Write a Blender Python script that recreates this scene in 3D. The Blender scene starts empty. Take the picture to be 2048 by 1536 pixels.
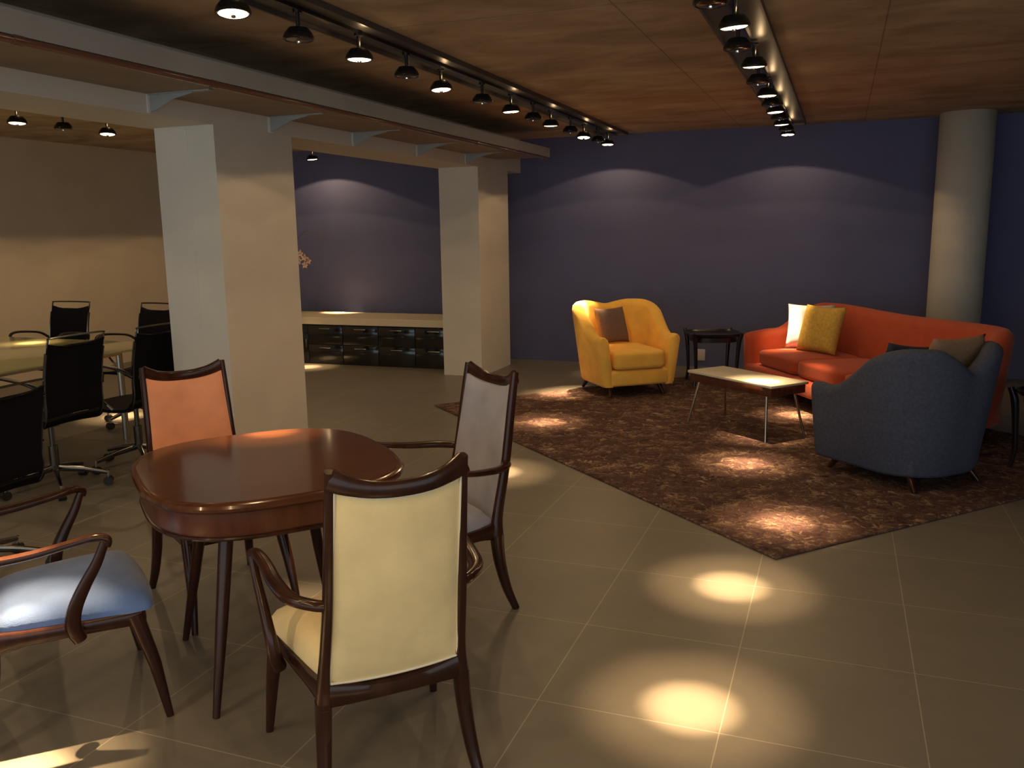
import bpy, bmesh, math, random
from mathutils import Vector, Matrix
PI = math.pi
random.seed(7)
scene = bpy.context.scene
col = scene.collection

# ------------------------------------------------------------------ camera
YAW, PITCH, ROLL, FPX, CAMZ = .36171, .17651, -.01495, 1733.4, 1.565
f_ = Vector((-math.sin(YAW)*math.cos(PITCH), math.cos(YAW)*math.cos(PITCH), -math.sin(PITCH)))
r0 = Vector((math.cos(YAW), math.sin(YAW), 0)); u0 = r0.cross(f_)
r_ = math.cos(ROLL)*r0 + math.sin(ROLL)*u0
u_ = -math.sin(ROLL)*r0 + math.cos(ROLL)*u0
cd = bpy.data.cameras.new('camera'); cam = bpy.data.objects.new('camera', cd); col.objects.link(cam)
cd.sensor_width = 36; cd.lens = FPX/2048*36; cd.clip_start = .05
cam.matrix_world = Matrix(((r_.x, u_.x, -f_.x, 0), (r_.y, u_.y, -f_.y, 0), (r_.z, u_.z, -f_.z, CAMZ), (0, 0, 0, 1)))
scene.camera = cam

# ------------------------------------------------------------------ world and exposure
w = bpy.data.worlds.new('world'); scene.world = w; w.use_nodes = True
bg = w.node_tree.nodes['Background']
bg.inputs[0].default_value = (.88, .97, 1.0, 1); bg.inputs[1].default_value = 1.35
scene.view_settings.view_transform = 'Standard'; scene.view_settings.look = 'None'
scene.view_settings.gamma = 1; scene.view_settings.use_curve_mapping = False
scene.view_settings.exposure = 0.0

WARM = (1.0, .66, .33)
E_WIDE, E_NARROW, DISC = 10.0, 1700.0, 6.0

# ------------------------------------------------------------------ helpers
def mat(name, color, rough=.5, metal=0, spec=.5, noise=None, bump=None, sheen=0, coat=0, emit=None, estr=0, stretch=None):
    """noise = (scale, amount, detail); bump = (scale, strength)"""
    m = bpy.data.materials.new(name); m.use_nodes = True
    nt = m.node_tree; b = nt.nodes['Principled BSDF']
    b.inputs['Base Color'].default_value = (*color, 1)
    b.inputs['Roughness'].default_value = rough; b.inputs['Metallic'].default_value = metal
    b.inputs['Specular IOR Level'].default_value = spec
    b.inputs['Sheen Weight'].default_value = sheen; b.inputs['Coat Weight'].default_value = coat
    if coat: b.inputs['Coat Roughness'].default_value = .08
    tc = nt.nodes.new('ShaderNodeTexCoord'); src = tc.outputs['Object']
    if stretch:
        mp = nt.nodes.new('ShaderNodeMapping'); mp.inputs['Scale'].default_value = stretch
        nt.links.new(src, mp.inputs[0]); src = mp.outputs[0]
    if noise:
        n = nt.nodes.new('ShaderNodeTexNoise'); n.inputs['Scale'].default_value = noise[0]; n.inputs['Detail'].default_value = noise[2]
        nt.links.new(src, n.inputs['Vector'])
        r = nt.nodes.new('ShaderNodeValToRGB')
        a = noise[1]
        r.color_ramp.elements[0].position = .3; r.color_ramp.elements[1].position = .7
        r.color_ramp.elements[0].color = (*[c*(1-a) for c in color], 1)
        r.color_ramp.elements[1].color = (*[min(1, c*(1+a)) for c in color], 1)
        nt.links.new(n.outputs['Fac'], r.inputs[0]); nt.links.new(r.outputs[0], b.inputs['Base Color'])
    if bump:
        n2 = nt.nodes.new('ShaderNodeTexNoise'); n2.inputs['Scale'].default_value = bump[0]; n2.inputs['Detail'].default_value = 4
        nt.links.new(src, n2.inputs['Vector'])
        bp = nt.nodes.new('ShaderNodeBump'); bp.inputs['Strength'].default_value = bump[1]; bp.inputs['Distance'].default_value = .01
        nt.links.new(n2.outputs['Fac'], bp.inputs['Height']); nt.links.new(bp.outputs[0], b.inputs['Normal'])
    if emit:
        b.inputs['Emission Color'].default_value = (*emit, 1); b.inputs['Emission Strength'].default_value = estr
    return m

def obj(name, bm, m, parent=None, smooth=True, auto=40):
    bmesh.ops.recalc_face_normals(bm, faces=bm.faces[:])
    me = bpy.data.meshes.new(name); bm.to_mesh(me); bm.free()
    if smooth:
        for p in me.polygons: p.use_smooth = True
        if auto:
            try: me.set_sharp_from_angle(angle=math.radians(auto))
            except Exception: pass
    me.materials.append(m)
    o = bpy.data.objects.new(name, me); col.objects.link(o)
    if parent: o.parent = parent
    return o

def tag(o, label=None, cat=None, group=None, kind=None):
    if label: o['label'] = label
    if cat: o['category'] = cat
    if group: o['group'] = group
    if kind: o['kind'] = kind
    return o

def thing(name, label, cat, loc=(0, 0, 0), rz=0, group=None):
    o = bpy.data.objects.new(name, None); col.objects.link(o)
    o.location = loc; o.rotation_euler = (0, 0, rz); o.empty_display_size = .1
    return tag(o, label, cat, group)

def copy_tree(o, parent=None):
    c = o.copy(); col.objects.link(c); c.parent = parent
    for ch in list(o.children):
        if ch.type != 'LIGHT': copy_tree(ch, c)
    return c

def box(bm, x0, x1, y0, y1, z0, z1, bev=0, seg=2):
    r = bmesh.ops.create_cube(bm, size=1)
    vs = r['verts']
    for v in vs:
        v.co = Vector((x0+(v.co.x+.5)*(x1-x0), y0+(v.co.y+.5)*(y1-y0), z0+(v.co.z+.5)*(z1-z0)))
    if bev:
        es = list({e for v in vs for e in v.link_edges})
        bmesh.ops.bevel(bm, geom=es, offset=bev, segments=seg, profile=.5, affect='EDGES', clamp_overlap=True)
    return vs

def spline(pts, n=6):
    P = [Vector(p) for p in pts]; out = []
    for i in range(len(P)-1):
        p0 = P[i-1] if i > 0 else P[i]*2-P[i+1]
        p3 = P[i+2] if i+2 < len(P) else P[i+1]*2-P[i]
        p1, p2 = P[i], P[i+1]
        for k in range(n):
            t = k/n
            out.append(.5*((2*p1)+(p2-p0)*t+(2*p0-5*p1+4*p2-p3)*t*t+(3*p1-p0-3*p2+p3)*t**3))
    out.append(P[-1]); return out

def sweep(bm, pts, ru, rv, n=12, ref=(1, 0, 0), pw=2.6, cap=True):
    """tube along pts; ru / rv radii (number or list) along ref-ish axis and its normal; superellipse section"""
    P = [Vector(p) for p in pts]; N = len(P)
    def R(r, i):
        if isinstance(r, (int, float)): return r
        t = i/(N-1)*(len(r)-1); k = min(int(t), len(r)-2); return r[k]+(r[k+1]-r[k])*(t-k)
    rings = []
    ref = Vector(ref)
    for i in range(N):
        t = (P[min(i+1, N-1)]-P[max(i-1, 0)]).normalized()
        u = (ref-t*ref.dot(t))
        if u.length < 1e-3: u = Vector((0, 1, 0))-t*t.y
        u.normalize(); v = t.cross(u)
        ring = []
        for k in range(n):
            a = 2*PI*k/n; c, s = math.cos(a), math.sin(a)
            cu = math.copysign(abs(c)**(2/pw), c); sv = math.copysign(abs(s)**(2/pw), s)
            ring.append(bm.verts.new(P[i]+u*cu*R(ru, i)+v*sv*R(rv, i)))
        rings.append(ring)
    for a, b in zip(rings, rings[1:]):
        for k in range(n): bm.faces.new((a[k], a[(k+1) % n], b[(k+1) % n], b[k]))
    if cap:
        bm.faces.new(rings[0][::-1]); bm.faces.new(rings[-1])

def lathe(bm, prof, n=32, c=(0, 0, 0), sx=1, sy=1, pw=2):
    rings = []
    for r, z in prof:
        ring = []
        for k in range(n):
            a = 2*PI*k/n; cc, ss = math.cos(a), math.sin(a)
            ring.append(bm.verts.new((c[0]+r*sx*math.copysign(abs(cc)**(2/pw), cc), c[1]+r*sy*math.copysign(abs(ss)**(2/pw), ss), c[2]+z)))
        rings.append(ring)
    for a, b in zip(rings, rings[1:]):
        for k in range(n): bm.faces.new((a[k], a[(k+1) % n], b[(k+1) % n], b[k]))
    bm.faces.new(rings[0][::-1]); bm.faces.new(rings[-1])

def NB(): return bmesh.new()

def cushion_bm(w, d, h, bulge=.03, rad=.03, nx=14, ny=12, puff=1.0):
    """box cushion centred on x,y, from z=0 to h with rounded edges and a slight crown"""
    bm = NB(); r = bmesh.ops.create_cube(bm, size=2)
    bmesh.ops.subdivide_edges(bm, edges=bm.edges[:], cuts=9, use_grid_fill=True)
    for v in bm.verts:
        x, y, z = v.co
        # rounded box by superellipse squeeze
        def sq(a, b, c, p):
            m = (abs(a)**p+abs(b)**p+abs(c)**p)**(1/p); M = max(abs(a), abs(b), abs(c)); return M/m
        k = sq(x, y, z, 14)
        X, Y, Z = x*k, y*k, z*k
        hx, hy, hz = w/2, d/2, h/2
        ax = max(0, 1-(abs(X))**2.2); ay = max(0, 1-(abs(Y))**2.2)
        cz = hz*Z + bulge*Z*ax*ay*puff
        # round rims
        e = .5*(abs(Z)**6)
        v.co = Vector((X*hx - math.copysign(rad*e, X)*(abs(X) > .5), Y*hy - math.copysign(rad*e, Y)*(abs(Y) > .5), cz+hz))
    return bm

def pillow_bm(s, th, s2=None):
    """square scatter cushion lying in the XZ plane, thickness along Y, pinched corners"""
    s2 = s2 or s; N = 18; bm = NB(); rows = {}
    for side in (1, -1):
        for i in range(N+1):
            for j in range(N+1):
                u, v = 2*i/N-1, 2*j/N-1
                edge = abs(u) == 1 or abs(v) == 1
                if edge and side == -1: rows[(side, i, j)] = rows[(1, i, j)]; continue
                t = th/2*((1-u**4)*(1-v**4))**.55
                pin = 1-.07*(1-abs(u)**2)*abs(v)**3; pin2 = 1-.07*(1-abs(v)**2)*abs(u)**3
                x, z = u*s/2*pin2, v*s2/2*pin
                rows[(side, i, j)] = bm.verts.new((x, side*t, z+s2/2))
    for side in (1, -1):
        for i in range(N):
            for j in range(N):
                q = [rows[(side, i, j)], rows[(side, i+1, j)], rows[(side, i+1, j+1)], rows[(side, i, j+1)]]
                bm.faces.new(q if side == 1 else q[::-1])
    return bm

# ------------------------------------------------------------------ materials
def tile_material():
    m = bpy.data.materials.new('porcelain_tile'); m.use_nodes = True; nt = m.node_tree; b = nt.nodes['Principled BSDF']
    tc = nt.nodes.new('ShaderNodeTexCoord'); mp = nt.nodes.new('ShaderNodeMapping')
    mp.inputs['Location'].default_value = (.886+6, -3.145+12, 0)
    nt.links.new(tc.outputs['Object'], mp.inputs[0])
    br = nt.nodes.new('ShaderNodeTexBrick'); br.offset = 0; br.squash = 1
    br.inputs['Scale'].default_value = 1; br.inputs['Brick Width'].default_value = .6; br.inputs['Row Height'].default_value = .6
    br.inputs['Mortar Size'].default_value = .0022; br.inputs['Mortar Smooth'].default_value = .3; br.inputs['Bias'].default_value = -.2
    br.inputs['Color1'].default_value = (.192, .175, .146, 1); br.inputs['Color2'].default_value = (.201, .183, .153, 1)
    br.inputs['Mortar'].default_value = (.37, .335, .265, 1)
    nt.links.new(mp.outputs[0], br.inputs['Vector'])
    n = nt.nodes.new('ShaderNodeTexNoise'); n.inputs['Scale'].default_value = 3; n.inputs['Detail'].default_value = 8; n.inputs['Roughness'].default_value = .7
    nt.links.new(tc.outputs['Object'], n.inputs['Vector'])
    mr = nt.nodes.new('ShaderNodeMapRange'); mr.inputs[3].default_value = .8; mr.inputs[4].default_value = 1.2
    nt.links.new(n.outputs['Fac'], mr.inputs[0])
    mx = nt.nodes.new('ShaderNodeVectorMath'); mx.operation = 'SCALE'
    nt.links.new(br.outputs['Color'], mx.inputs[0]); nt.links.new(mr.outputs[0], mx.inputs['Scale'])
    nt.links.new(mx.outputs[0], b.inputs['Base Color'])
    b.inputs['Roughness'].default_value = .42; b.inputs['Specular IOR Level'].default_value = .35
    return m

def rug_material():
    m = bpy.data.materials.new('distressed_rug'); m.use_nodes = True; nt = m.node_tree; b = nt.nodes['Principled BSDF']
    tc = nt.nodes.new('ShaderNodeTexCoord')
    v = nt.nodes.new('ShaderNodeTexVoronoi'); v.inputs['Scale'].default_value = 20; v.feature = 'SMOOTH_F1'
    n = nt.nodes.new('ShaderNodeTexNoise'); n.inputs['Scale'].default_value = 15; n.inputs['Detail'].default_value = 9; n.inputs['Roughness'].default_value = .72; n.inputs['Distortion'].default_value = 1.2
    nt.links.new(tc.outputs['Object'], n.inputs['Vector']); 
    mxv = nt.nodes.new('ShaderNodeMix'); mxv.data_type = 'VECTOR'; mxv.inputs[0].default_value = .35
    nt.links.new(tc.outputs['Object'], mxv.inputs[4]); nt.links.new(n.outputs['Color'], mxv.inputs[5]); nt.links.new(mxv.outputs[1], v.inputs['Vector'])
    a = nt.nodes.new('ShaderNodeMath'); a.operation = 'MULTIPLY_ADD'; a.inputs[1].default_value = .5
    nt.links.new(v.outputs['Distance'], a.inputs[0]); nt.links.new(n.outputs['Fac'], a.inputs[2])
    r = nt.nodes.new('ShaderNodeValToRGB'); cr = r.color_ramp
    cr.elements[0].position = .42; cr.elements[0].color = (.022, .016, .022, 1)
    cr.elements[1].position = .98; cr.elements[1].color = (.42, .32, .23, 1)
    for p, c in ((.55, (.055, .034, .042)), (.64, (.115, .058, .048)), (.72, (.085, .055, .055)), (.82, (.21, .135, .095))):
        e = cr.elements.new(p); e.color = (*c, 1)
    nt.links.new(a.outputs[0], r.inputs[0]); nt.links.new(r.outputs[0], b.inputs['Base Color'])
    b.inputs['Roughness'].default_value = .95; b.inputs['Specular IOR Level'].default_value = .1
    f = nt.nodes.new('ShaderNodeTexNoise'); f.inputs['Scale'].default_value = 180
    nt.links.new(tc.outputs['Object'], f.inputs['Vector'])
    bp = nt.nodes.new('ShaderNodeBump'); bp.inputs['Strength'].default_value = .8; bp.inputs['Distance'].default_value = .006
    nt.links.new(f.outputs['Fac'], bp.inputs['Height']); nt.links.new(bp.outputs[0], b.inputs['Normal'])
    return m

def concrete_material():
    m = bpy.data.materials.new('board_marked_concrete'); m.use_nodes = True; nt = m.node_tree; b = nt.nodes['Principled BSDF']
    tc = nt.nodes.new('ShaderNodeTexCoord')
    mp = nt.nodes.new('ShaderNodeMapping'); mp.inputs['Scale'].default_value = (1.0, 1.7, 1)
    nt.links.new(tc.outputs['Object'], mp.inputs[0])
    n = nt.nodes.new('ShaderNodeTexNoise'); n.inputs['Scale'].default_value = 1.6; n.inputs['Detail'].default_value = 7; n.inputs['Roughness'].default_value = .6; n.inputs['Distortion'].default_value = .5
    nt.links.new(mp.outputs[0], n.inputs['Vector'])
    r = nt.nodes.new('ShaderNodeValToRGB'); cr = r.color_ramp
    cr.elements[0].position = .28; cr.elements[0].color = (.28, .205, .13, 1)
    cr.elements[1].position = .78; cr.elements[1].color = (.68, .55, .38, 1)
    e = cr.elements.new(.5); e.color = (.46, .345, .22, 1)
    nt.links.new(n.outputs['Fac'], r.inputs[0])
    # pour joints between the shuttering sheets
    br = nt.nodes.new('ShaderNodeTexBrick'); br.offset = 0
    mp2 = nt.nodes.new('ShaderNodeMapping'); mp2.inputs['Location'].default_value = (1.06+4.88, 3.1, 0)
    nt.links.new(tc.outputs['Object'], mp2.inputs[0]); nt.links.new(mp2.outputs[0], br.inputs['Vector'])
    br.inputs['Scale'].default_value = 1; br.inputs['Brick Width'].default_value = 1.22; br.inputs['Row Height'].default_value = 2.44
    br.inputs['Mortar Size'].default_value = .006; br.inputs['Mortar Smooth'].default_value = .6
    br.inputs['Color1'].default_value = (1, 1, 1, 1); br.inputs['Color2'].default_value = (.93, .93, .93, 1); br.inputs['Mortar'].default_value = (.55, .55, .55, 1)
    mx = nt.nodes.new('ShaderNodeVectorMath'); mx.operation = 'MULTIPLY'
    nt.links.new(r.outputs[0], mx.inputs[0]); nt.links.new(br.outputs['Color'], mx.inputs[1]); nt.links.new(mx.outputs[0], b.inputs['Base Color'])
    b.inputs['Roughness'].default_value = .85
    bp = nt.nodes.new('ShaderNodeBump'); bp.inputs['Strength'].default_value = .35; bp.inputs['Distance'].default_value = .02
    nt.links.new(n.outputs['Fac'], bp.inputs['Height']); nt.links.new(bp.outputs[0], b.inputs['Normal'])
    return m

M = dict(
    tile=tile_material(), rug=rug_material(), concrete=concrete_material(),
    blue=mat('blue_grey_wall_paint', (.105, .115, .235), .75, noise=(2.5, .05, 3)),
    beige=mat('beige_wall_paint', (.66, .57, .43), .75, noise=(2, .05, 3)),
    dark_wall=mat('dark_wall_paint', (.10, .10, .13), .8),
    plaster=mat('off_white_plaster', (.66, .62, .54), .7, noise=(3, .04, 4), bump=(40, .05)),
    tray=mat('grey_tray_metal', (.36, .36, .34), .5, noise=(4, .06, 3)),
    tray_under=mat('brown_tray_board', (.26, .20, .14), .6, noise=(4, .12, 3)),
    conduit=mat('brown_lacquered_pipe', (.16, .07, .045), .18, coat=.5),
    bracket=mat('bracket_grey', (.34, .37, .37), .5), bracket_white=mat('bracket_white', (.66, .66, .62), .45),
    track=mat('black_track_metal', (.075, .068, .066), .4, metal=.3),
    ring=mat('black_lamp_ring', (.02, .018, .018), .22, metal=.3),
    chrome=mat('polished_chrome', (.75, .74, .72), .08, metal=1),
    reflector=mat('dark_reflector', (.18, .17, .16), .15, metal=1),
    lit=mat('lit_reflector', (.9, .8, .6), .4, emit=(1, .80, .52), estr=DISC),
    wood=mat('dark_polished_wood', (.036, .013, .008), .20, coat=.08, spec=.28, noise=(3, .35, 6), stretch=(6, 6, .8)),
    wood_top=mat('mahogany_top', (.085, .029, .013), .17, coat=.35, spec=.4, noise=(5, .30, 7), stretch=(1, 9, 1)),
    wood_apron=mat('mahogany_apron', (.095, .031, .017), .3, coat=.1, spec=.35, noise=(3, .3, 6), stretch=(9, 9, 1)),
    cream=mat('cream_velvet', (.87, .71, .37), .85, noise=(6, .10, 4), bump=(220, .15), sheen=.15),
    cream_piping=mat('pale_piping', (.82, .76, .60), .8),
    grey=mat('pale_grey_velvet', (.36, .355, .40), .85, noise=(7, .14, 4), bump=(220, .15), sheen=.2),
    terra=mat('terracotta_velvet', (.72, .31, .165), .85, noise=(7, .10, 4), bump=(220, .15), sheen=.15),
    bluev=mat('blue_velvet', (.13, .225, .50), .8, noise=(8, .16, 4), bump=(220, .15), sheen=.3),
    yellow=mat('mustard_upholstery', (.92, .53, .085), .85, noise=(9, .08, 4), bump=(160, .12), sheen=.1),
    yellow_p=mat('mustard_linen', (.56, .37, .07), .9, noise=(40, .15, 3), bump=(120, .2)),
    orange=mat('orange_upholstery', (.44, .062, .016), .8, noise=(9, .08, 4), bump=(160, .12), sheen=.15),
    navy=mat('slate_blue_upholstery', (.058, .072, .118), .9, noise=(60, .2, 3), bump=(160, .15)),
    brown_p=mat('taupe_linen', (.16, .10, .085), .9, noise=(50, .12, 3), bump=(120, .2)),
    white_p=mat('pale_blue_satin', (.50, .52, .60), .6, noise=(6, .05, 3), sheen=.3),
    tan_p=mat('tan_linen', (.30, .19, .12), .9, noise=(50, .12, 3), bump=(120, .2)),
    navy_p=mat('dark_navy_linen', (.025, .03, .06), .8),
    black=mat('black_lacquer', (.012, .011, .013), .3, coat=.2),
    stone=mat('cream_marble', (.72, .68, .55), .3, noise=(4, .06, 6)),
    steel=mat('brushed_steel', (.5, .47, .42), .25, metal=1),
    plastic=mat('white_plastic', (.62, .60, .62), .5),
    chair_metal=mat('dark_chair_metal', (.16, .155, .15), .18, metal=1),
    mesh=mat('black_office_mesh', (.007, .006, .009), .8, spec=.08),
    arm_pad=mat('black_arm_pad', (.012, .011, .011), .4),
    glass_top=mat('green_tinted_glass_top', (.45, .44, .22), .12, coat=.5),
    counter=mat('cream_counter', (.70, .62, .45), .45),
    cab=mat('black_gloss_cabinet', (.010, .010, .012), .12, coat=.4),
    petal=mat('cream_petal', (.72, .50, .34), .7), stem=mat('brown_stem', (.10, .08, .04), .7),
    vase=mat('dark_ceramic', (.05, .04, .04), .3),
)

# ------------------------------------------------------------------ the room
WB, CEIL = 9.85, 2.6
def struct(name, bm, m, label, cat):
    return tag(obj(name, bm, m, smooth=False), label, cat, kind='structure')
b = NB(); box(b, -8.5, 4.2, -4, WB+.2, -.1, 0); struct('floor', b, M['tile'], 'grey beige square floor tiles with thin pale joints', 'floor')
b = NB(); box(b, -8.5, 4.2, -4, WB+.2, CEIL, CEIL+.15); struct('ceiling', b, M['concrete'], 'brown board marked concrete ceiling', 'ceiling')
b = NB(); box(b, -8.5, 4.2, WB, WB+.2, 0, CEIL); struct('wall_back', b, M['blue'], 'blue grey painted back wall behind the sofa', 'wall')
b = NB(); box(b, -8.5, -8.3, -4, WB, 0, CEIL); struct('wall_left', b, M['beige'], 'beige painted wall behind the office chairs', 'wall')
b = NB(); box(b, 4.0, 4.2, 1.0, WB, 0, CEIL); struct('wall_right', b, M['dark_wall'], 'dark wall beyond the right edge of the picture', 'wall')
CX0, CX1 = -4.03, -3.58
b = NB(); box(b, CX0, CX1, 4.44, 5.245, 0, 2.215); box(b, CX0+.245, CX0+.248, 4.4385, 4.44, 0, 2.215)
struct('column', b, M['plaster'], 'wide off-white square column nearest the camera', 'column')
b = NB(); box(b, CX0, CX1, 8.55, 9.42, 0, 2.215); box(b, CX0+.205, CX0+.208, 8.5485, 8.55, 0, 2.215)
struct('column', b, M['plaster'], 'farther off-white column standing close to the blue wall', 'column')
b = NB(); lathe(b, [(.245, 0), (.245, CEIL)], 40, (1.07, 9.58, 0)); struct('column', b, M['plaster'], 'off-white round column rising behind the orange sofa', 'column').data.polygons.foreach_set('use_smooth', [True]*42)
b = NB(); box(b, -4.08, CX1, -4, WB, 2.215, CEIL); struct('ceiling_beam', b, M['plaster'], 'off-white beam running over the two left columns', 'beam')

# ceiling tray with conduit and brackets along the beam
TX = -2.97
tr = thing('ceiling_tray', 'long flat grey tray fixed along the beam above the columns', 'tray', (CX1, 0, 2.32))
b = NB(); box(b, .002, TX-CX1-.012, -3.9, 9.08, 0, .012); obj('underside_board', b, M['tray_under'], tr, smooth=False)
b = NB(); box(b, TX-CX1-.012, TX-CX1, -3.9, 9.10, -.002, .092); obj('side_panel', b, M['tray'], tr, smooth=False)
b = NB(); box(b, .002, TX-CX1-.012, 9.08, 9.095, .0, .085); obj('end_cap', b, M['tray'], tr, smooth=False)
cn = thing('conduit_pipe', 'thin glossy brown pipe running along the lower edge of the grey tray', 'pipe', (TX-.01, 0, 2.302))
b = NB(); sweep(b, [(0, -3.8, 0), (0, 9.0, 0)], .016, .016, 12, pw=2); obj('pipe', b, M['conduit'], cn)
for y in (2.6, 3.72, 5.4, 7.1):
    b = NB(); sweep(b, [(0, y-.022, 0), (0, y+.022, 0)], .021, .021, 12, pw=2); box(b, -.02, .004, y-.02, y+.02, .008, .018); obj('pipe_clamp', b, M['conduit'], cn)
names_b = ['left of the near column', 'over the near column', 'just beyond the near column', 'midway between the two columns', 'over the farther column', 'at the blue wall end of the beam']
br0 = None
for y, nm in zip((3.92, 5.0, 6.06, 7.15, 8.23, 9.3), names_b):
    if y > 9.2: continue
    lab = 'small grey triangular bracket under the tray ' + nm
    if br0 is None:
        br0 = thing('tray_bracket', lab, 'bracket', (CX1, y, 2.32), 0, 'brackets under the ceiling tray')
        b = NB(); box(b, .001, .012, -.02, .02, -.102, -.002, .003); obj('wall_plate', b, M['bracket_white'], br0)
        b = NB()
        P = [(.01, -.095), (.05, -.085), (.17, -.035), (.30, -.012), (.30, -.002), (.01, -.002)]
        A = [b.verts.new((x, -.004, z)) for x, z in P]; B = [b.verts.new((x, .004, z)) for x, z in P]
        b.faces.new(A); b.faces.new(B[::-1])
        for i in range(6): b.faces.new((A[i], A[(i+1) % 6], B[(i+1) % 6], B[i]))
        box(b, .01, .42, -.018, .018, -.007, -.001); obj('gusset', b, M['bracket'], br0, smooth=False)
    else:
        c = copy_tree(br0); c.location = (CX1, y, 2.32); c['label'] = lab

# ------------------------------------------------------------------ ceiling lights
def track(x, y0, y1, label):
    t = thing('light_track', label, 'light track', (x, 0, CEIL))
    b = NB(); box(b, -.13, .13, y0, y1, -.012, -.001); box(b, -.142, -.13, y0, y1, -.032, -.001); box(b, .13, .142, y0, y1, -.032, -.001)
    box(b, -.13, .13, y0, y0+.012, -.032, -.012); box(b, -.13, .13, y1-.012, y1, -.032, -.012)
    obj('channel', b, M['track'], t, smooth=False)
    b = NB(); box(b, -.02, .02, y0+.012, y1-.012, -.03, -.012); obj('rail', b, M['ring'], t, smooth=False)
    return t
XR, XM, XL = -.54, -2.40, -6.12
track(XR, -3.2, 9.62, 'dark channel track of spotlights above the rug and sofa')
track(XM, -3.2, 9.70, 'dark channel track of spotlights above the dining table and yellow armchair')
track(XL, -1.0, 9.70, 'dark channel track of spotlights over the glass meeting table')

LZ = 2.45
def make_lamp(lit):
    t = thing('spotlight', '', 'spotlight', (0, 0, LZ))
    b = NB(); lathe(b, [(.022, .1195), (.022, .110), (.010, .109), (.009, .045), (.02, .04)], 16); obj('stem', b, M['ring'], t)
    b = NB()
    lathe(b, [(.045, .045), (.066, .02), (.072, 0.004), (.072, -.004), (.066, -.008), (.060, -.004), (.058, .002)], 32); obj('housing', b, M['ring'], t)
    b = NB(); lathe(b, [(.0595, -.006), (.052, -.0095), (.03, -.0125), (.012, -.0135)], 32); obj('lens', b, M['lit'] if lit else M['reflector'], t)
    b = NB(); lathe(b, [(.011, -.0136), (.010, -.020), (.004, -.023)], 16); obj('bulb_cap', b, M['chrome'], t)
    return t
lampL, lampU = make_lamp(True), make_lamp(False)
firstL, firstU = [True], [True]
spot_w = bpy.data.lights.new('wide_beam', 'SPOT'); spot_w.energy = E_WIDE; spot_w.color = WARM; spot_w.spot_size = math.radians(140); spot_w.spot_blend = .06; spot_w.shadow_soft_size = .018
spot_n = bpy.data.lights.new('narrow_beam', 'SPOT'); spot_n.energy = E_NARROW; spot_n.color = WARM; spot_n.spot_size = math.radians(9); spot_n.spot_blend = 1.0; spot_n.shadow_soft_size = .018
spot_m = bpy.data.lights.new('halo_beam', 'SPOT'); spot_m.energy = E_NARROW*.22; spot_m.color = WARM; spot_m.spot_size = math.radians(20); spot_m.spot_blend = 1.0; spot_m.shadow_soft_size = .018
spot_o = spot_w.copy(); spot_o.energy = E_WIDE*1.6
glow = bpy.data.lights.new('back_glow', 'POINT'); glow.energy = .28; glow.color = WARM; glow.shadow_soft_size = .012
def place_lamp(x, y, lit, label, group, aim=None, k=1.0):
    src, fl = (lampL, firstL) if lit else (lampU, firstU)
    o = src if fl[0] else copy_tree(src); fl[0] = False
    o.location = (x, y, LZ); o['label'] = label; o['group'] = group
    if lit:
        aim = aim or (x, y, 0)
        d = (Vector(aim)-Vector((x, y, LZ))).normalized()
        tilt = Vector((0, 0, -1)).rotation_difference(d)
        # head tilts a little toward what it lights
        for ch in o.children:
            if ch.name.split('.')[0] in ('lens', 'housing', 'bulb_cap'):
                ch.rotation_mode = 'QUATERNION'; ch.rotation_quaternion = tilt.slerp(type(tilt)(), .45)
        for nm, dat, q in (('wide_beam', spot_o if x < -5 else spot_w, None), ('narrow_beam', spot_n, tilt), ('halo_beam', spot_m, tilt)):
            if k != 1.0 and nm != 'wide_beam':
                dat = dat.copy(); dat.energy *= k
            l = bpy.data.objects.new(nm, dat); col.objects.link(l); l.parent = o; l.location = (0, 0, -.045)
            if q: l.rotation_mode = 'QUATERNION'; l.rotation_quaternion = q; l.location = d*.048
        g = bpy.data.objects.new('back_glow', glow); col.objects.link(g); g.parent = o; g.location = (0, .0, .075)
        g.location.x = .03
    return o
ORD = ['nearest', 'second', 'third', 'fourth', 'fifth', 'sixth', 'seventh']
# right row
R = [(-.50, 4.21, (-.22, 4.63, 0)), (-.51, 5.26, (-.53, 5.76, 0)), (-.53, 6.45, (-.50, 6.55, .43)), (-.54, 7.39, (-.29, 7.42, 0)), (-.55, 8.31, (-.42, 8.48, .6)), (-.55, 9.25, (-.5, 8.95, 0))]
for i, (x, y, a) in enumerate(R):
    place_lamp(x, y, True, 'lit spotlight, %s from the camera on the right-hand track above the rug' % ORD[i], 'lit spotlights over the rug', a, .3 if i == 5 else 1.0)
for i, y in enumerate((3.75, 4.72, 5.86, 6.95, 7.86, 8.80)):
    place_lamp(XR, y, False, 'unlit spotlight, %s unlit one from the camera on the right-hand track' % ORD[i], 'unlit spotlights over the rug')
for y, a in ((3.12, (-.385, 3.71, 0)), (2.1, (-.395, 2.665, 0)), (1.05, (-.5, 1.3, 0)), (.55, None), (.05, None), (-.5, None), (-1.0, None), (-2.0, None)):  # in-between lamps near and behind the camera added to brighten the chair backs
    place_lamp(XR, y, True, 'unseen lit rug track spotlight among regular and added ones, above and behind the camera', 'lit spotlights behind the camera', a)
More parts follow.
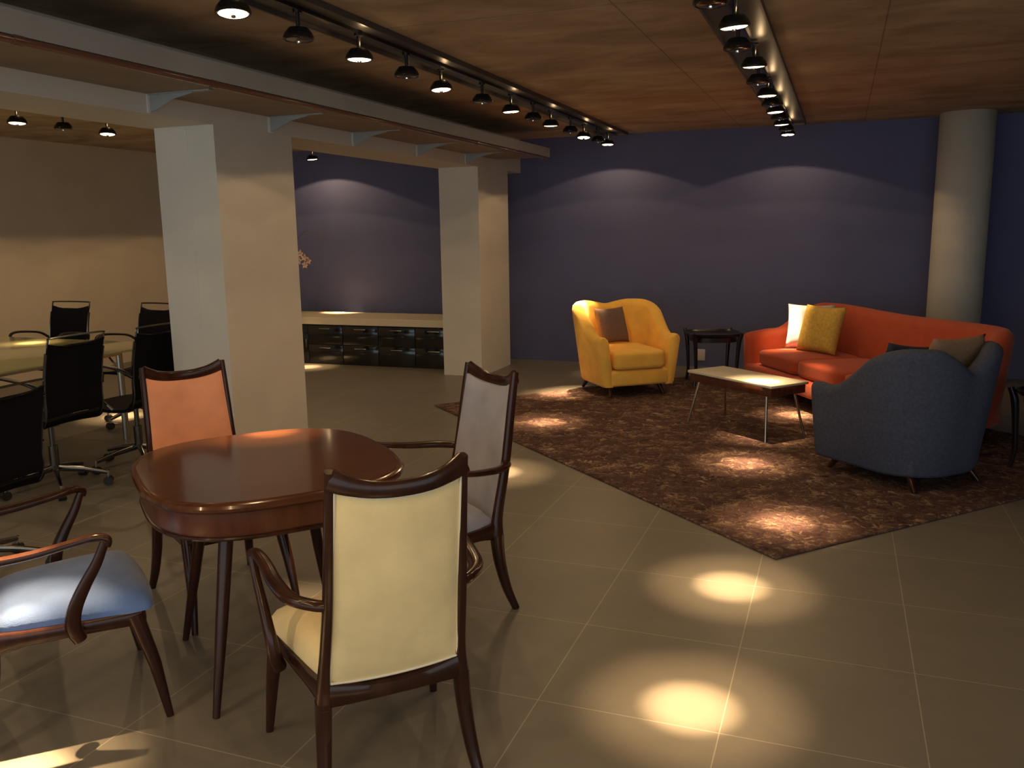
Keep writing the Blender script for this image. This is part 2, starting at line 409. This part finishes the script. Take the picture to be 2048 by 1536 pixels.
# middle row
Mr = [(-2.36, 3.10, (-2.16, 2.90, .76)), (-2.39, 4.15, (-2.45, 4.2, 0)), (-2.43, 5.23, (-2.05, 5.1, 0)), (-2.40, 6.41, (-2.2, 6.56, 0)), (-2.41, 7.41, (-2.5, 7.76, 0)), (-2.43, 8.52, (-2.37, 8.14, .80)), (-2.40, 9.35, (-2.35, 9.05, 0))]
for i, (x, y, a) in enumerate(Mr):
    place_lamp(x, y, True, 'lit spotlight, %s from the camera on the track above the dining table' % ORD[i], 'lit spotlights over the dining table', a, (.9, .9, .9, .9, .9, 2.0, .25)[i])
for i, y in enumerate((3.62, 4.70, 5.84, 6.92, 7.97, 8.95)):
    place_lamp(XM, y, False, 'unlit spotlight, %s unlit one from the camera on the dining table track' % ORD[i], 'unlit spotlights over the dining table')
place_lamp(XM, 2.1, True, 'lit spotlight of the dining table track, out of sight above the blue chair', 'lit spotlights behind the camera', (-2.24, 1.71, .45), 1.7)
for y, a in ((1.05, (-2.2, 1.25, 0)), (.55, None), (.05, None), (-.5, None), (-1.0, None), (-2.0, None)):  # lamps set between the regular ones are extra fill for the cream chair
    place_lamp(XM, y, True, 'unseen lit dining table track spotlight among regular and added ones, behind the camera', 'lit spotlights behind the camera', a)
# office row
Lr = [(5.26, (-6.02, 5.07, .73), 'at the left edge of the picture'), (6.17, (-5.85, 5.77, 0), 'second, just left of the near column'), (7.2, None, 'just hidden behind the near column'), (8.3, (-5.85, 8.62, 0), 'hidden, fourth from the left picture edge'), (9.38, (-5.90, 9.57, .56), 'last one, above the black cabinet')]
for y, a, nm in Lr:
    place_lamp(XL, y, True, 'lit spotlight on meeting table track, ' + nm, 'lit spotlights over the meeting table', a, 2.2 if y > 9 else 1.0)
for y, nm in ((5.7, 'between two lit ones left of the near column'),):
    place_lamp(XL, y, False, 'unlit spotlight on the meeting table track, ' + nm, 'unlit spotlights over the meeting table')
for y in (4.2, 3.1):
    place_lamp(XL, y, True, 'lit spotlight on the meeting table track, outside the left picture edge', 'lit spotlights left of the picture')

# ------------------------------------------------------------------ dining chairs
ZS, HT = .375, .994
def stile_path(s):
    return [(s*.175, -.322, HT-.002), (s*.178, -.300, .86), (s*.184, -.262, .62), (s*.192, -.215, .42), (s*.197, -.205, .33), (s*.203, -.212, .22), (s*.213, -.238, .10), (s*.226, -.275, 0)]
def back_y(z):
    t = (z-.42)/(HT-.42); return -.215-.107*t
def dining_chair(label, fabric, piping, arms=True, side=False, loc=(0, 0), rz=0):
    t = thing('dining_chair', label, 'chair', (loc[0], loc[1], 0), rz, 'dining chairs around the wooden table')
    W = M['wood']; ff = (.217, .320) if side else (.277, .274)
    fc = (.19, .235) if side else (.245, .215)
    for s in (-1, 1):
        P = spline(stile_path(s), 6)
        k = [i for i, p in enumerate(P) if p.z >= .33][-1]
        b = NB(); sweep(b, P[:k+2], [.011, .012, .014, .021], [.016, .018, .021, .027], 12, (1, 0, 0), 3.2); obj('back_post', b, W, t)
        b = NB(); sweep(b, P[k:], [.0215, .0205, .018, .014], [.0275, .023, .018, .014], 12, (1, 0, 0), 3.2); obj('leg', b, W, t)
    for s in (-1, 1):
        b = NB(); sweep(b, [(s*fc[0], fc[1]-.015, .365), (s*(fc[0]+ff[0])/2, (fc[1]+ff[1])/2, .19), (s*ff[0], ff[1], 0)], [.026, .020, .012], [.026, .020, .012], 12, (1, 0, 0), 2.6); obj('leg', b, W, t)
    # top rail with raised corners and a dip
    b = NB(); pts = []
    for i in range(25):
        u = i/12-1; x = u*.176; a = abs(u)
        pts.append((x, -.322-.030*(1-u*u), HT-.058+.036*a**2.5))
    sweep(b, pts, .014, [.030, .024, .022, .022, .022, .024, .030], 12, (0, 1, 0), 3.0); obj('top_rail', b, W, t)
    # upholstered panel, both faces
    def panel(x0b, x0t, z0, ztop, th, nm, m, off=0):
        b = NB(); N, Kz = 16, 20; V = {}
        for sd in (0, 1):
            for i in range(N+1):
                for j in range(Kz+1):
                    u, v = 2*i/N-1, 2*j/Kz-1
                    e = (1-abs(u)**7)*(1-abs(v)**9)
                    hw = x0b+(x0t-x0b)*(v+1)/2
                    zt = ztop(u); z = z0-.012*(1-u*u)*1.0+(zt-z0+.012*(1-u*u))*(v+1)/2
                    cr = 1-.012*(abs(u*v)**8)
                    y = back_y(z)-.026*(1-u*u)*min(1, max(0, (z-.35)/.25)) + (1 if sd else -1)*(th*.42+th*.58*max(e, 0)**.5) + off
                    V[(sd, i, j)] = b.verts.new((hw*u*cr, y, z))
            for i in range(N):
                for j in range(Kz):
                    q = [V[(sd, i, j)], V[(sd, i+1, j)], V[(sd, i+1, j+1)], V[(sd, i, j+1)]]
                    b.faces.new(q if sd else q[::-1])
        rim = [(i, 0) for i in range(N)]+[(N, j) for j in range(Kz)]+[(i, Kz) for i in range(N, 0, -1)]+[(0, j) for j in range(Kz, 0, -1)]
        for a, c in zip(rim, rim[1:]+rim[:1]): b.faces.new((V[(0, *a)], V[(0, *c)], V[(1, *c)], V[(1, *a)]))
        o = obj(nm, b, m, t, auto=50)
        return o
    ztop = lambda u: HT-.078+.030*abs(u)**2.5
    bk = panel(.184, .168, .382, ztop, .020, 'backrest', fabric)
    if piping:
        pts = []
        def P3(u, v):
            hw = .184+(.168-.184)*(v+1)/2; zt = ztop(u); z0 = .382; z = z0-.012*(1-u*u)+(zt-z0+.012*(1-u*u))*(v+1)/2
            return (hw*u*.985, back_y(z)-.026*(1-u*u)*min(1, max(0, (z-.35)/.25))-.014, z+(.004 if v < 0 else -.004))
        for i in range(13): pts.append(P3(-1+i/6, -1))
        for i in range(1, 21): pts.append(P3(1, -1+i/10))
        for i in range(1, 13): pts.append(P3(1-i/6, 1))
        for i in range(1, 21): pts.append(P3(-1, 1-i/10))
        b = NB(); sweep(b, pts, .004, .004, 6, (0, 1, 0), 2, cap=False); obj('piping', b, M['cream_piping'], bk)
    # rails
    b = NB()
    sweep(b, [(x*.19, -.212-.010*(1-x*x), .352-.010*(1-x*x)) for x in [i/6-1 for i in range(13)]], .016, [.036, .027, .024, .027, .036], 10, (0, 1, 0), 4)
    for s in (-1, 1):
        sweep(b, spline([(s*.193, -.21, .345), (s*.21, -.11, .352), (s*(.235 if not side else .20), .06, .354), (s*(fc[0]+.008), fc[1]+.005, .354)], 4), .012, [.038, .024, .022, .024], 10, (1, 0, 0), 4)
    sweep(b, [(x*(fc[0]+.008), fc[1]+.006+.012*(1-x*x), .354) for x in [i/5-1 for i in range(11)]], .012, .022, 10, (0, 1, 0), 4)
    obj('seat_rail', b, W, t)
    # seat cushion: tapered grid
    b = NB(); N = 18; V = {}
    for sd in (0, 1):
        for i in range(N+1):
            for j in range(N+1):
                u, v = 2*i/N-1, 2*j/N-1
                y = -.190+(v+1)/2*(fc[1]+.045+.190)+.015*(1-u*u)*(v > 0)*v
                hw = .188+(fc[0]+.028-.188)*(v+1)/2
                cut = 1-.05*abs(u*v)**6
                e = (1-abs(u)**5)*(1-abs(v)**5)
                z = .376+(.020+.052*max(e, 0)**.5 if sd else 0) + (0.012*(1-u*u)*(1-v*v) if sd else 0)
                V[(sd, i, j)] = b.verts.new((hw*u*cut, y*cut if v > 0 else y, z))
        for i in range(N):
            for j in range(N):
                q = [V[(sd, i, j)], V[(sd, i+1, j)], V[(sd, i+1, j+1)], V[(sd, i, j+1)]]; b.faces.new(q if sd else q[::-1])
    rim = [(i, 0) for i in range(N)]+[(N, j) for j in range(N)]+[(i, N) for i in range(N, 0, -1)]+[(0, j) for j in range(N, 0, -1)]
    for a, c in zip(rim, rim[1:]+rim[:1]): b.faces.new((V[(0, *a)], V[(0, *c)], V[(1, *c)], V[(1, *a)]))
    obj('seat', b, fabric, t, auto=60)
    if arms:
        for s in (-1, 1):
            b = NB()
            sweep(b, spline([(s*.183, -.262, .622), (s*.215, -.245, .624), (s*.262, -.180, .626), (s*.282, -.07, .634), (s*.290, .04, .650), (s*.303, .105, .660), (s*.312, .135, .650), (s*.312, .134, .628)], 6),
                  [.018, .019, .022, .022, .020, .018, .014, .010], [.014, .014, .014, .013, .012, .013, .013, .010], 12, (s, -.3, .1), 2.5); obj('arm', b, W, t)
            b = NB()
            sweep(b, spline([(s*.311, .128, .645), (s*.306, .100, .580), (s*.298, .060, .510), (s*.290, .028, .440), (s*.282, .020, .380), (s*.268, .035, .335)], 6),
                  [.012, .013, .015, .017, .019, .020], [.013, .016, .019, .022, .024, .022], 12, (1, 0, 0), 2.6); obj('arm_support', b, W, t)
    return t
dining_chair('high-back armchair with cream upholstery, its back turned to the camera', M['cream'], True, loc=(-1.246, 2.095), rz=.795)
dining_chair('high-back armchair with pale grey upholstery at the right of the dining table', M['grey'], False, loc=(-1.548, 3.097), rz=2.543)
dining_chair('armless high-back chair with terracotta upholstery in front of the wide column', M['terra'], False, arms=False, side=True, loc=(-2.479, 2.911), rz=4.143)
dining_chair('dining armchair with blue seat cut off by the left edge of the picture', M['bluev'], False, loc=(-2.389, 2.005), rz=-.648)

# ------------------------------------------------------------------ dining table
t = thing('dining_table', 'polished mahogany dining table with rounded corners and splayed tapered legs', 'table', (-1.903, 2.523, 0), .863)
b = NB(); lathe(b, [(.955, .725), (.985, .727), (1.0, .735), (1.003, .744), (.995, .753), (.975, .757), (.962, .7575), (.955, .760), (.5, .760), (.02, .760)], 96, sx=.445, sy=.489, pw=2.96); obj('tabletop', b, M['wood_top'], t, auto=30)
b = NB(); lathe(b, [(.88, .635), (.935, .640), (.95, .655), (.95, .725), (.90, .7255)], 96, sx=.445, sy=.489, pw=2.96); ap = obj('apron', b, M['wood_apron'], t)
b = NB()
pts = []
for k in range(97):
    a = 2*PI*k/96; c, s = math.cos(a), math.sin(a)
    pts.append((.943*.445*math.copysign(abs(c)**(2/2.96), c), .943*.489*math.copysign(abs(s)**(2/2.96), s), .640))
sweep(b, pts, .0075, .0075, 8, (0, 0, 1), 2, cap=False); obj('moulding', b, M['wood'], ap)
for sx in (-1, 1):
    for sy in (-1, 1):
        b = NB(); sweep(b, [(sx*.185, sy*.20, .66), (sx*.24, sy*.26, .30), (sx*.29, sy*.32, 0)], [.026, .021, .012], [.026, .021, .012], 12, (1, 0, 0), 2.2); obj('leg', b, M['wood'], t)

# ------------------------------------------------------------------ barrel upholstery
def shell_bm(W, D, r, th, z0, hf, lean, yb=None, n=14, back_lean=0):
    """U-shaped upholstered wall: path runs right arm front -> back -> left arm front (front = +y)."""
    hw = W/2-th/2; y1 = D/2; y0 = -D/2+th/2
    P = []
    L1 = y1-(y0+r)
    for i in range(15): P.append((Vector((hw, y1-L1*i/14, 0)), Vector((1, 0, 0))))
    for i in range(1, 13):
        a = PI/2*i/12; P.append((Vector((hw-r+r*math.cos(a), y0+r-r*math.sin(a), 0)), Vector((math.cos(a), -math.sin(a), 0))))
    L2 = 2*(hw-r); nb = max(10, int(L2/.08))
    for i in range(1, nb): P.append((Vector((hw-r-L2*i/nb, y0, 0)), Vector((0, -1, 0))))
    Q = [(Vector((-p.x, p.y, 0)), Vector((-q.x, q.y, 0))) for p, q in P[:27]][::-1]
    P += Q
    # arc length
    S = [0]
    for a, c in zip(P, P[1:]): S.append(S[-1]+(c[0]-a[0]).length)
    bm = NB(); rings = []
    tot = S[-1]
    for i, ((p, nn), s) in enumerate(zip(P, S)):
        u = abs(2*s/tot-1)               # 1 at arm fronts, 0 at back centre
        h = hf(u)
        sec = []
        e = min(s, tot-s); k = min(1, e/.05); sh = .55+.45*math.sqrt(max(0, 1-(1-k)**2))
        for (o, z) in [(-.5, z0), (-.5, h*.5+z0*.5), (-.5, h-th*.45), (-.42, h-th*.20), (-.22, h-.02*th), (0, h+.04*th), (.22, h-.02*th), (.42, h-.20*th), (.5, h-th*.45), (.5, h*.5+z0*.5), (.48, z0+.02), (.40, z0)]:
            ln = lean*((z-z0)/.75)
            q = p+nn*(o*th*sh+ln)
            zz = z0+(z-z0)*(1-.03*(1-k)) if k < 1 else z
            sec.append(bm.verts.new((q.x, q.y, zz)))
        rings.append(sec)
    m = len(rings[0])
    for a, c in zip(rings, rings[1:]):
        for k in range(m): bm.faces.new((a[k], a[(k+1) % m], c[(k+1) % m], c[k]))
    bm.faces.new(rings[0][::-1]); bm.faces.new(rings[-1])
    return bm
def sm(a, b_, x):
    t = max(0, min(1, (x-a)/(b_-a))); return t*t*(3-2*t)
def armchair(label, m, legs, loc, rz, top=.86, dip=.04, zb=.12):
    t = thing('barrel_armchair', label, 'armchair', (loc[0], loc[1], .0), rz, 'pair of curved lounge armchairs')
    hf = lambda u: top - dip*(1-sm(0, .22, u)) - (top-.575)*sm(.30, .86, u) + .015*sm(.86, 1, u)
    obj('backrest', shell_bm(.74, .78, .24, .125, zb, hf, .10), m, t, auto=60)
    b = NB(); box(b, -.30, .30, -.32, .395, zb, .27, .03, 3); obj('base', b, m, t, auto=60)
    c = cushion_bm(.51, .66, .17, .02, .03)
    for v in c.verts: v.co += Vector((0, .09, .275))
    obj('seat_cushion', c, m, t, auto=60)
    for sx in (-1, 1):
        for y, dy in ((.30, .03), (-.28, -.05)):
            b = NB(); sweep(b, [(sx*.24, y*.9, zb+.012), (sx*.275, y+dy, .012)], [.026, .014], [.026, .014], 12, (1, 0, 0), 2); obj('leg', b, legs, t)
    return t
Y_POS, Y_ROT = (-1.93, 8.13), math.atan2(-.62, -.79)
ya = armchair('mustard yellow curved armchair with a taupe cushion against the blue wall', M['yellow'], M['wood'], Y_POS, Y_ROT)
na = armchair('slate blue curved armchair seen from behind at the right of the rug', M['navy'], M['wood'], (.42, 5.80), math.atan2(.72, .69), .86, .13, .10)

def local(loc, rz, x, y, z): 
    c, s = math.cos(rz), math.sin(rz); return (loc[0]+c*x-s*y, loc[1]+s*x+c*y, z)
def pillow(name, label, m, s, th, base, rz, tilt, s2=None, roll=0, group=None):
    o = obj(name, pillow_bm(s, th, s2), m, auto=0); o.location = base; o.rotation_euler = (tilt, roll, rz); return tag(o, label, 'cushion', group)
pillow('cushion', 'square taupe cushion leaning in the yellow armchair', M['brown_p'], .36, .12, local(Y_POS, Y_ROT, .02, -.13, .455), Y_ROT+.25, .32)

# ------------------------------------------------------------------ sofa
S_ROT = math.atan2(.853, -.522)       # front (+y local) points to (-.853,-.522)
S_POS = (.195, 7.72)
def sofa():
    t = thing('sofa', 'long orange sofa with curved back and low arms beside the round column', 'sofa', (S_POS[0], S_POS[1], 0), S_ROT)
    m = M['orange']; Wd, D = 2.6, .86
    hf = lambda u: .82 - .015*(1-sm(0, .5, u)) - .24*sm(.60, .84, u) - .03*sm(.86, 1, u)
    obj('backrest', shell_bm(Wd, D, .26, .15, .14, hf, .07), m, t, auto=60)
    b = NB(); box(b, -Wd/2+.08, Wd/2-.08, -D/2+.08, D/2+.02, .13, .265, .03, 3); obj('base', b, m, t, auto=60)
    for i in (-1, 0, 1):
        c = cushion_bm(.715, .66, .145, .02, .03)
        for v in c.verts: v.co += Vector((i*.722, .06, .268))
        obj('seat_cushion', c, m, t, auto=60)
    for sx in (-1.1, 0, 1.1):
        for y in (.30, -.30):
            b = NB(); sweep(b, [(sx, y, .14), (sx*1.01, y+(.03 if y > 0 else -.03), 0)], [.028, .017], [.028, .017], 12, (1, 0, 0), 2); obj('leg', b, M['wood'], t)
    return t
sofa()
pillow('cushion', 'pale satin cushion leaning on the left arm of the orange sofa', M['white_p'], .42, .13, local(S_POS, S_ROT, .88, -.02, .425), S_ROT+.9, .22)
pillow('cushion', 'square mustard cushion in front of the pale one on the orange sofa', M['yellow_p'], .44, .14, local(S_POS, S_ROT, .62, .06, .425), S_ROT+.35, .30)
N_POS, N_ROT = (.42, 5.80), math.atan2(.72, .69)
pillow('cushion', 'tan cushion in the slate blue armchair, rising above its back', M['tan_p'], .46, .13, local(N_POS, N_ROT, .12, -.15, .455), N_ROT, .22)
pillow('cushion', 'dark navy cushion beside the tan one in the slate blue armchair', M['navy_p'], .40, .10, local(N_POS, N_ROT, -.07, .03, .455), N_ROT-.1, .22, roll=.12)

# ------------------------------------------------------------------ rug
A = Vector((-.222, 4.09)); e1 = Vector((-.742, .671)).normalized(); e2 = Vector((.69, .724)).normalized()
e2 = (e2-e1*e2.dot(e1)).normalized(); L1, L2 = 4.27, 3.3
ctr = A+e1*L1/2+e2*L2/2
b = NB(); box(b, -L1/2, L1/2, -L2/2, L2/2, 0.0005, .012, .004, 1)
rg = obj('area_rug', b, M['rug'], smooth=False); rg.location = (ctr.x, ctr.y, 0); rg.rotation_euler = (0, 0, math.atan2(-e1.y, -e1.x))
tag(rg, 'large distressed dark red and brown rug under the lounge seating', 'rug')

# ------------------------------------------------------------------ coffee table
RZC = math.atan2(-.56, .67)
t = thing('coffee_table', 'low rectangular coffee table with cream top and thin metal legs on the rug', 'table', (-.645, 6.79, .012), RZC)
b = NB(); box(b, -.45, .45, -.19, .19, .400, .420, .004); obj('tabletop', b, M['stone'], t)
b = NB(); box(b, -.435, .435, -.175, .175, .335, .3995, .004); obj('apron', b, M['wood_apron'], t)
for sx in (-1, 1):
    for sy in (-1, 1):
        b = NB(); sweep(b, [(sx*.36, sy*.14, .336), (sx*.42, sy*.20, 0)], [.011, .008], [.011, .008], 10, (1, 0, 0), 2); obj('leg', b, M['steel'], t)

# ------------------------------------------------------------------ side tables
def side_table(label, loc, rz):
    t = thing('side_table', label, 'side table', (*loc, 0), rz, 'black side tables at the ends of the sofa')
    b = NB(); lathe(b, [(.22, .487), (.245, .489), (.262, .505), (.268, .525), (.258, .525), (.248, .512), (.235, .502), (.01, .500)], 8*4, pw=3.2); obj('tray_top', b, M['black'], t, auto=30)
    b = NB(); lathe(b, [(.20, .437), (.225, .440), (.225, .4865), (.20, .4868)], 32, pw=3.2); obj('apron', b, M['black'], t, auto=30)
    for sx in (-1, 1):
        for sy in (-1, 1):
            b = NB(); sweep(b, spline([(sx*.235, sy*.235, .535), (sx*.215, sy*.215, .45), (sx*.205, sy*.205, .30), (sx*.20, sy*.20, .12), (sx*.215, sy*.215, 0)], 5), [.017, .022, .018, .015, .014], [.017, .022, .018, .015, .014], 10, (1, 0, 0), 3); obj('leg', b, M['black'], t)
    return t
s1 = side_table('black side table with raised rim between the yellow armchair and the sofa', (-1.17, 8.80), .35)
s2 = copy_tree(s1); s2.location = (1.38, 6.15, 0); s2.rotation_euler = (0, 0, .7); s2['label'] = 'black side table at the right edge of the picture behind the slate armchair'

b = NB(); box(b, -.055, .055, -.010, -.001, -.065, .065, .003)
o = obj('outlet_plate', b, M['plastic']); o.location = (-1.44, WB, .135); tag(o, 'pale wall socket plate low on the blue wall behind the black side table', 'wall socket')

# ------------------------------------------------------------------ cabinet under counter
cb = thing('low_cabinet', 'long black gloss cabinet along the blue wall between the two columns', 'cabinet', (-5.6, 8.86, 0))
b = NB(); box(b, -1.9, 1.56, .03, .68, .0, .480); obj('carcass', b, M['cab'], cb, smooth=False)
dw = .48
for i in range(7):
    x0 = 1.54-(i+1)*dw
    for z0, z1 in ((.245, .465), (.015, .235)):
        if i in (3, 4) and False: continue
        if i == 4:
            continue
        b = NB(); box(b, x0+.004, x0+dw-.004, .010, .0295, z0, z1, .002); d = obj('drawer', b, M['cab'], cb)
        b = NB(); box(b, x0+dw/2-.075, x0+dw/2+.075, -.006, .0095, z1-.040, z1-.030, .002); obj('handle', b, M['steel'], d)
x0 = 1.54-5*dw
b = NB(); box(b, x0+.004, x0+dw-.004, .012, .0295, .015, .465, .002); d = obj('door', b, M['cab'], cb)
b = NB(); box(b, x0+dw-.03, x0+dw-.02, -.004, .0115, .20, .30, .002); obj('handle', b, M['steel'], d)
b = NB(); box(b, -1.9, 1.56, -.01, .69, .481, .562, .003); ct = obj('counter_slab', b, M['counter'], smooth=False); ct.location = (-5.6, 8.86, 0)
tag(ct, 'thick cream counter slab lying on the black cabinet', 'counter')

# orchid on the counter, half hidden by the near column
oc = thing('potted_orchid', 'orchid with cream blossoms in a dark vase on the counter beside the near column', 'plant', (-6.40, 9.2, .563))
b = NB(); lathe(b, [(.05, 0), (.07, .03), (.075, .12), (.05, .20), (.045, .24), (.052, .26), (.046, .26), (.04, .24)], 24); obj('vase', b, M['vase'], oc)
st = [[(0, 0, .2), (.03, 0, .45), (.10, -.02, .68), (.20, -.03, .76), (.28, -.04, .72)], [(0, 0, .2), (-.02, .01, .5), (.08, 0, .85), (.24, .02, 1.02), (.42, .03, .97), (.52, .03, .90)]]
for p in st:
    b = NB(); sweep(b, spline(p, 6), .004, .004, 6, pw=2); obj('stem', b, M['stem'], oc)
random.seed(3)
def blossom(c, s):
    b = NB()
    for k in range(5):
        a = 2*PI*k/5+random.random()*.4; d = Vector((math.cos(a), -.3, math.sin(a))); u = Vector((-math.sin(a), 0, math.cos(a)))
        mid = Vector(c)+d*s*.5
        pts = [Vector(c)+d*.004, mid+u*s*.3+Vector((0, -.006, 0)), Vector(c)+d*s, mid-u*s*.3+Vector((0, -.006, 0))]
        v = [b.verts.new(p) for p in pts]+[b.verts.new(p+Vector((0, .004, 0))) for p in pts]
        b.faces.new(v[:4]); b.faces.new(v[4:][::-1])
        for i in range(4): b.faces.new((v[i], v[(i+1) % 4], v[4+(i+1) % 4], v[4+i]))
    obj('blossom', b, M['petal'], oc)
for c in ((.20, -.06, .75), (.26, -.07, .70), (.14, -.06, .70), (.30, -.05, .66), (.18, -.07, .66), (.25, -.05, .61)): blossom(c, .05)
for k in range(4):
    a = k*1.6+.3; b = NB()
    sweep(b, spline([(0, 0, .24), (.10*math.cos(a), .10*math.sin(a), .33), (.20*math.cos(a), .20*math.sin(a), .28)], 5), [.006, .026, .003], [.003, .003, .002], 8, (-math.sin(a), math.cos(a), 0), 2); obj('leaf', b, M['stem'], oc)

# ------------------------------------------------------------------ meeting table and office chairs
mt = thing('meeting_table', 'large greenish glass-topped meeting table by the beige wall', 'table', (-6.1, 3.7, 0))
b = NB(); box(b, -1.2, 1.2, -1.65, 1.65, .715, .73, .004); obj('glass_top', b, M['glass_top'], mt)
for sx in (-.95, .95):
    for sy in (-1.4, 1.4):
        b = NB(); sweep(b, [(sx, sy, .7145), (sx, sy, 0)], .025, .025, 12, pw=2); obj('leg', b, M['steel'], mt)
b = NB(); box(b, -.95, .95, -1.42, -1.38, .66, .70); box(b, -.95, .95, 1.38, 1.42, .66, .70); box(b, -.97, -.93, -1.4, 1.4, .66, .70); box(b, .93, .97, -1.4, 1.4, .66, .70); obj('frame', b, M['steel'], mt, smooth=False)

def office_chair():
    t = thing('office_chair', '', 'chair', group='black office chairs round the meeting table')
    sp = spline([(0, .22, .440), (0, .10, .425), (0, -.06, .425), (0, -.17, .445), (0, -.215, .52), (0, -.222, .64), (0, -.245, .80), (0, -.285, .955)], 5)
    def ribbon(lo, hi, hw, th, nm, m, curve=.012, dip=0):
        P = sp[lo:hi]; b = NB(); V = []
        for i, p in enumerate(P):
            tt = (P[min(i+1, len(P)-1)]-P[max(i-1, 0)]).normalized(); nrm = Vector((0, -tt.z, tt.y))
            row = []
            for sd in (-1, 1):
                for k in range(7):
                    u = k/3-1
                    row.append(b.verts.new(p+Vector((u*hw, 0, -dip*(1-u*u)-.006*(dip > 0) if i == len(P)-1 else 0))+nrm*(sd*th/2-curve*(1-u*u))))
            V.append(row)
        for a, c in zip(V, V[1:]):
            for s0 in (0, 7):
                for k in range(6): b.faces.new((a[s0+k], a[s0+k+1], c[s0+k+1], c[s0+k]))
            b.faces.new((a[0], a[7], c[7], c[0])); b.faces.new((a[6], a[13], c[13], c[6]))
        for r in (V[0], V[-1]):
            for k in range(6): b.faces.new((r[k], r[k+1], r[8+k], r[7+k]))
        return obj(nm, b, m, t)
    ribbon(0, 19, .225, .02, 'seat', M['mesh']); ribbon(19, 36, .205, .014, 'backrest', M['mesh'], dip=.032)
    b = NB()
    sweep(b, spline([(-.207, -.279, .93), (-.205, -.288, .972), (-.19, -.292, .982), (0, -.297, .985), (.19, -.292, .982), (.205, -.288, .972), (.207, -.279, .93)], 5), .006, .006, 8, (0, 1, 0), 2)
    for s in (-1, 1): sweep(b, [p+Vector((s*.210, 0, 0)) for p in sp[16:34]], .007, .012, 8, pw=2)
    obj('back_frame', b, M['chair_metal'], t)
    for s in (-1, 1):
        b = NB(); sweep(b, spline([(s*.215, -.225, .66), (s*.26, -.17, .712), (s*.268, -.05, .735), (s*.268, .08, .745), (s*.266, .14, .73), (s*.262, .15, .69), (s*.265, .10, .65)], 5), [.012, .018, .020, .018, .015, .012, .010], .010, 10, (1, 0, 0), 2.4); obj('arm', b, M['arm_pad'], t)
        b = NB(); sweep(b, spline([(s*.268, .11, .655), (s*.255, .03, .52), (s*.215, -.03, .43)], 5), .009, .009, 8, pw=2); obj('arm_support', b, M['chrome'], t)
    b = NB(); lathe(b, [(.028, .12), (.028, .28), (.016, .281), (.016, .40), (.05, .405), (.05, .418)], 20); obj('gas_lift', b, M['chair_metal'], t)
    for k in range(5):
        a = 2*PI*k/5+.3; d = Vector((math.cos(a), math.sin(a), 0))
        b = NB(); sweep(b, [d*.02+Vector((0, 0, .135)), d*.16+Vector((0, 0, .115)), d*.30+Vector((0, 0, .082))], [.022, .018, .013], [.016, .013, .011], 10, (0, 0, 1), 2.5); lg = obj('leg', b, M['chair_metal'], t)
        b = NB(); q = Vector((-d.y, d.x, 0)); c = d*.30+Vector((0, 0, .029))
        sweep(b, [c-q*.022, c+q*.022], .028, .028, 14, (0, 0, 1), 2); obj('castor', b, M['arm_pad'], lg)
        b = NB(); lathe(b, [(.008, .05), (.012, .085), (.013, .095), (.004, .1)], 10, (d.x*.30, d.y*.30, 0)); obj('castor_pin', b, M['chrome'], lg)
    return t
oc0 = office_chair()
spots = [  # x, y, heading, z-lift, label
    (-4.55, 3.91, PI/2, 0, 'black office chair at the near edge of the glass table, back to the camera'),
    (-4.46, 4.52, PI/2-.04, 0, 'black office chair partly hidden by the wide column and the terracotta chair'),
    (-3.70, 2.74, PI/2+.08, -.0, 'black office chair cut off by the left picture edge, nearest the camera'),
    (-6.45, 5.62, PI+.05, 0, 'black office chair at the far end of the glass table, facing the camera'),
    (-5.50, 5.62, PI-.1, 0, 'black office chair facing the camera, half hidden by the wide column')]
for i, (x, y, a, z, lb) in enumerate(spots):
    o = oc0 if i == 0 else copy_tree(oc0)
    o.location = (x, y, z); o.rotation_euler = (0, 0, a); o['label'] = lb
    if i == 2: o.scale = (.93, .93, .93)
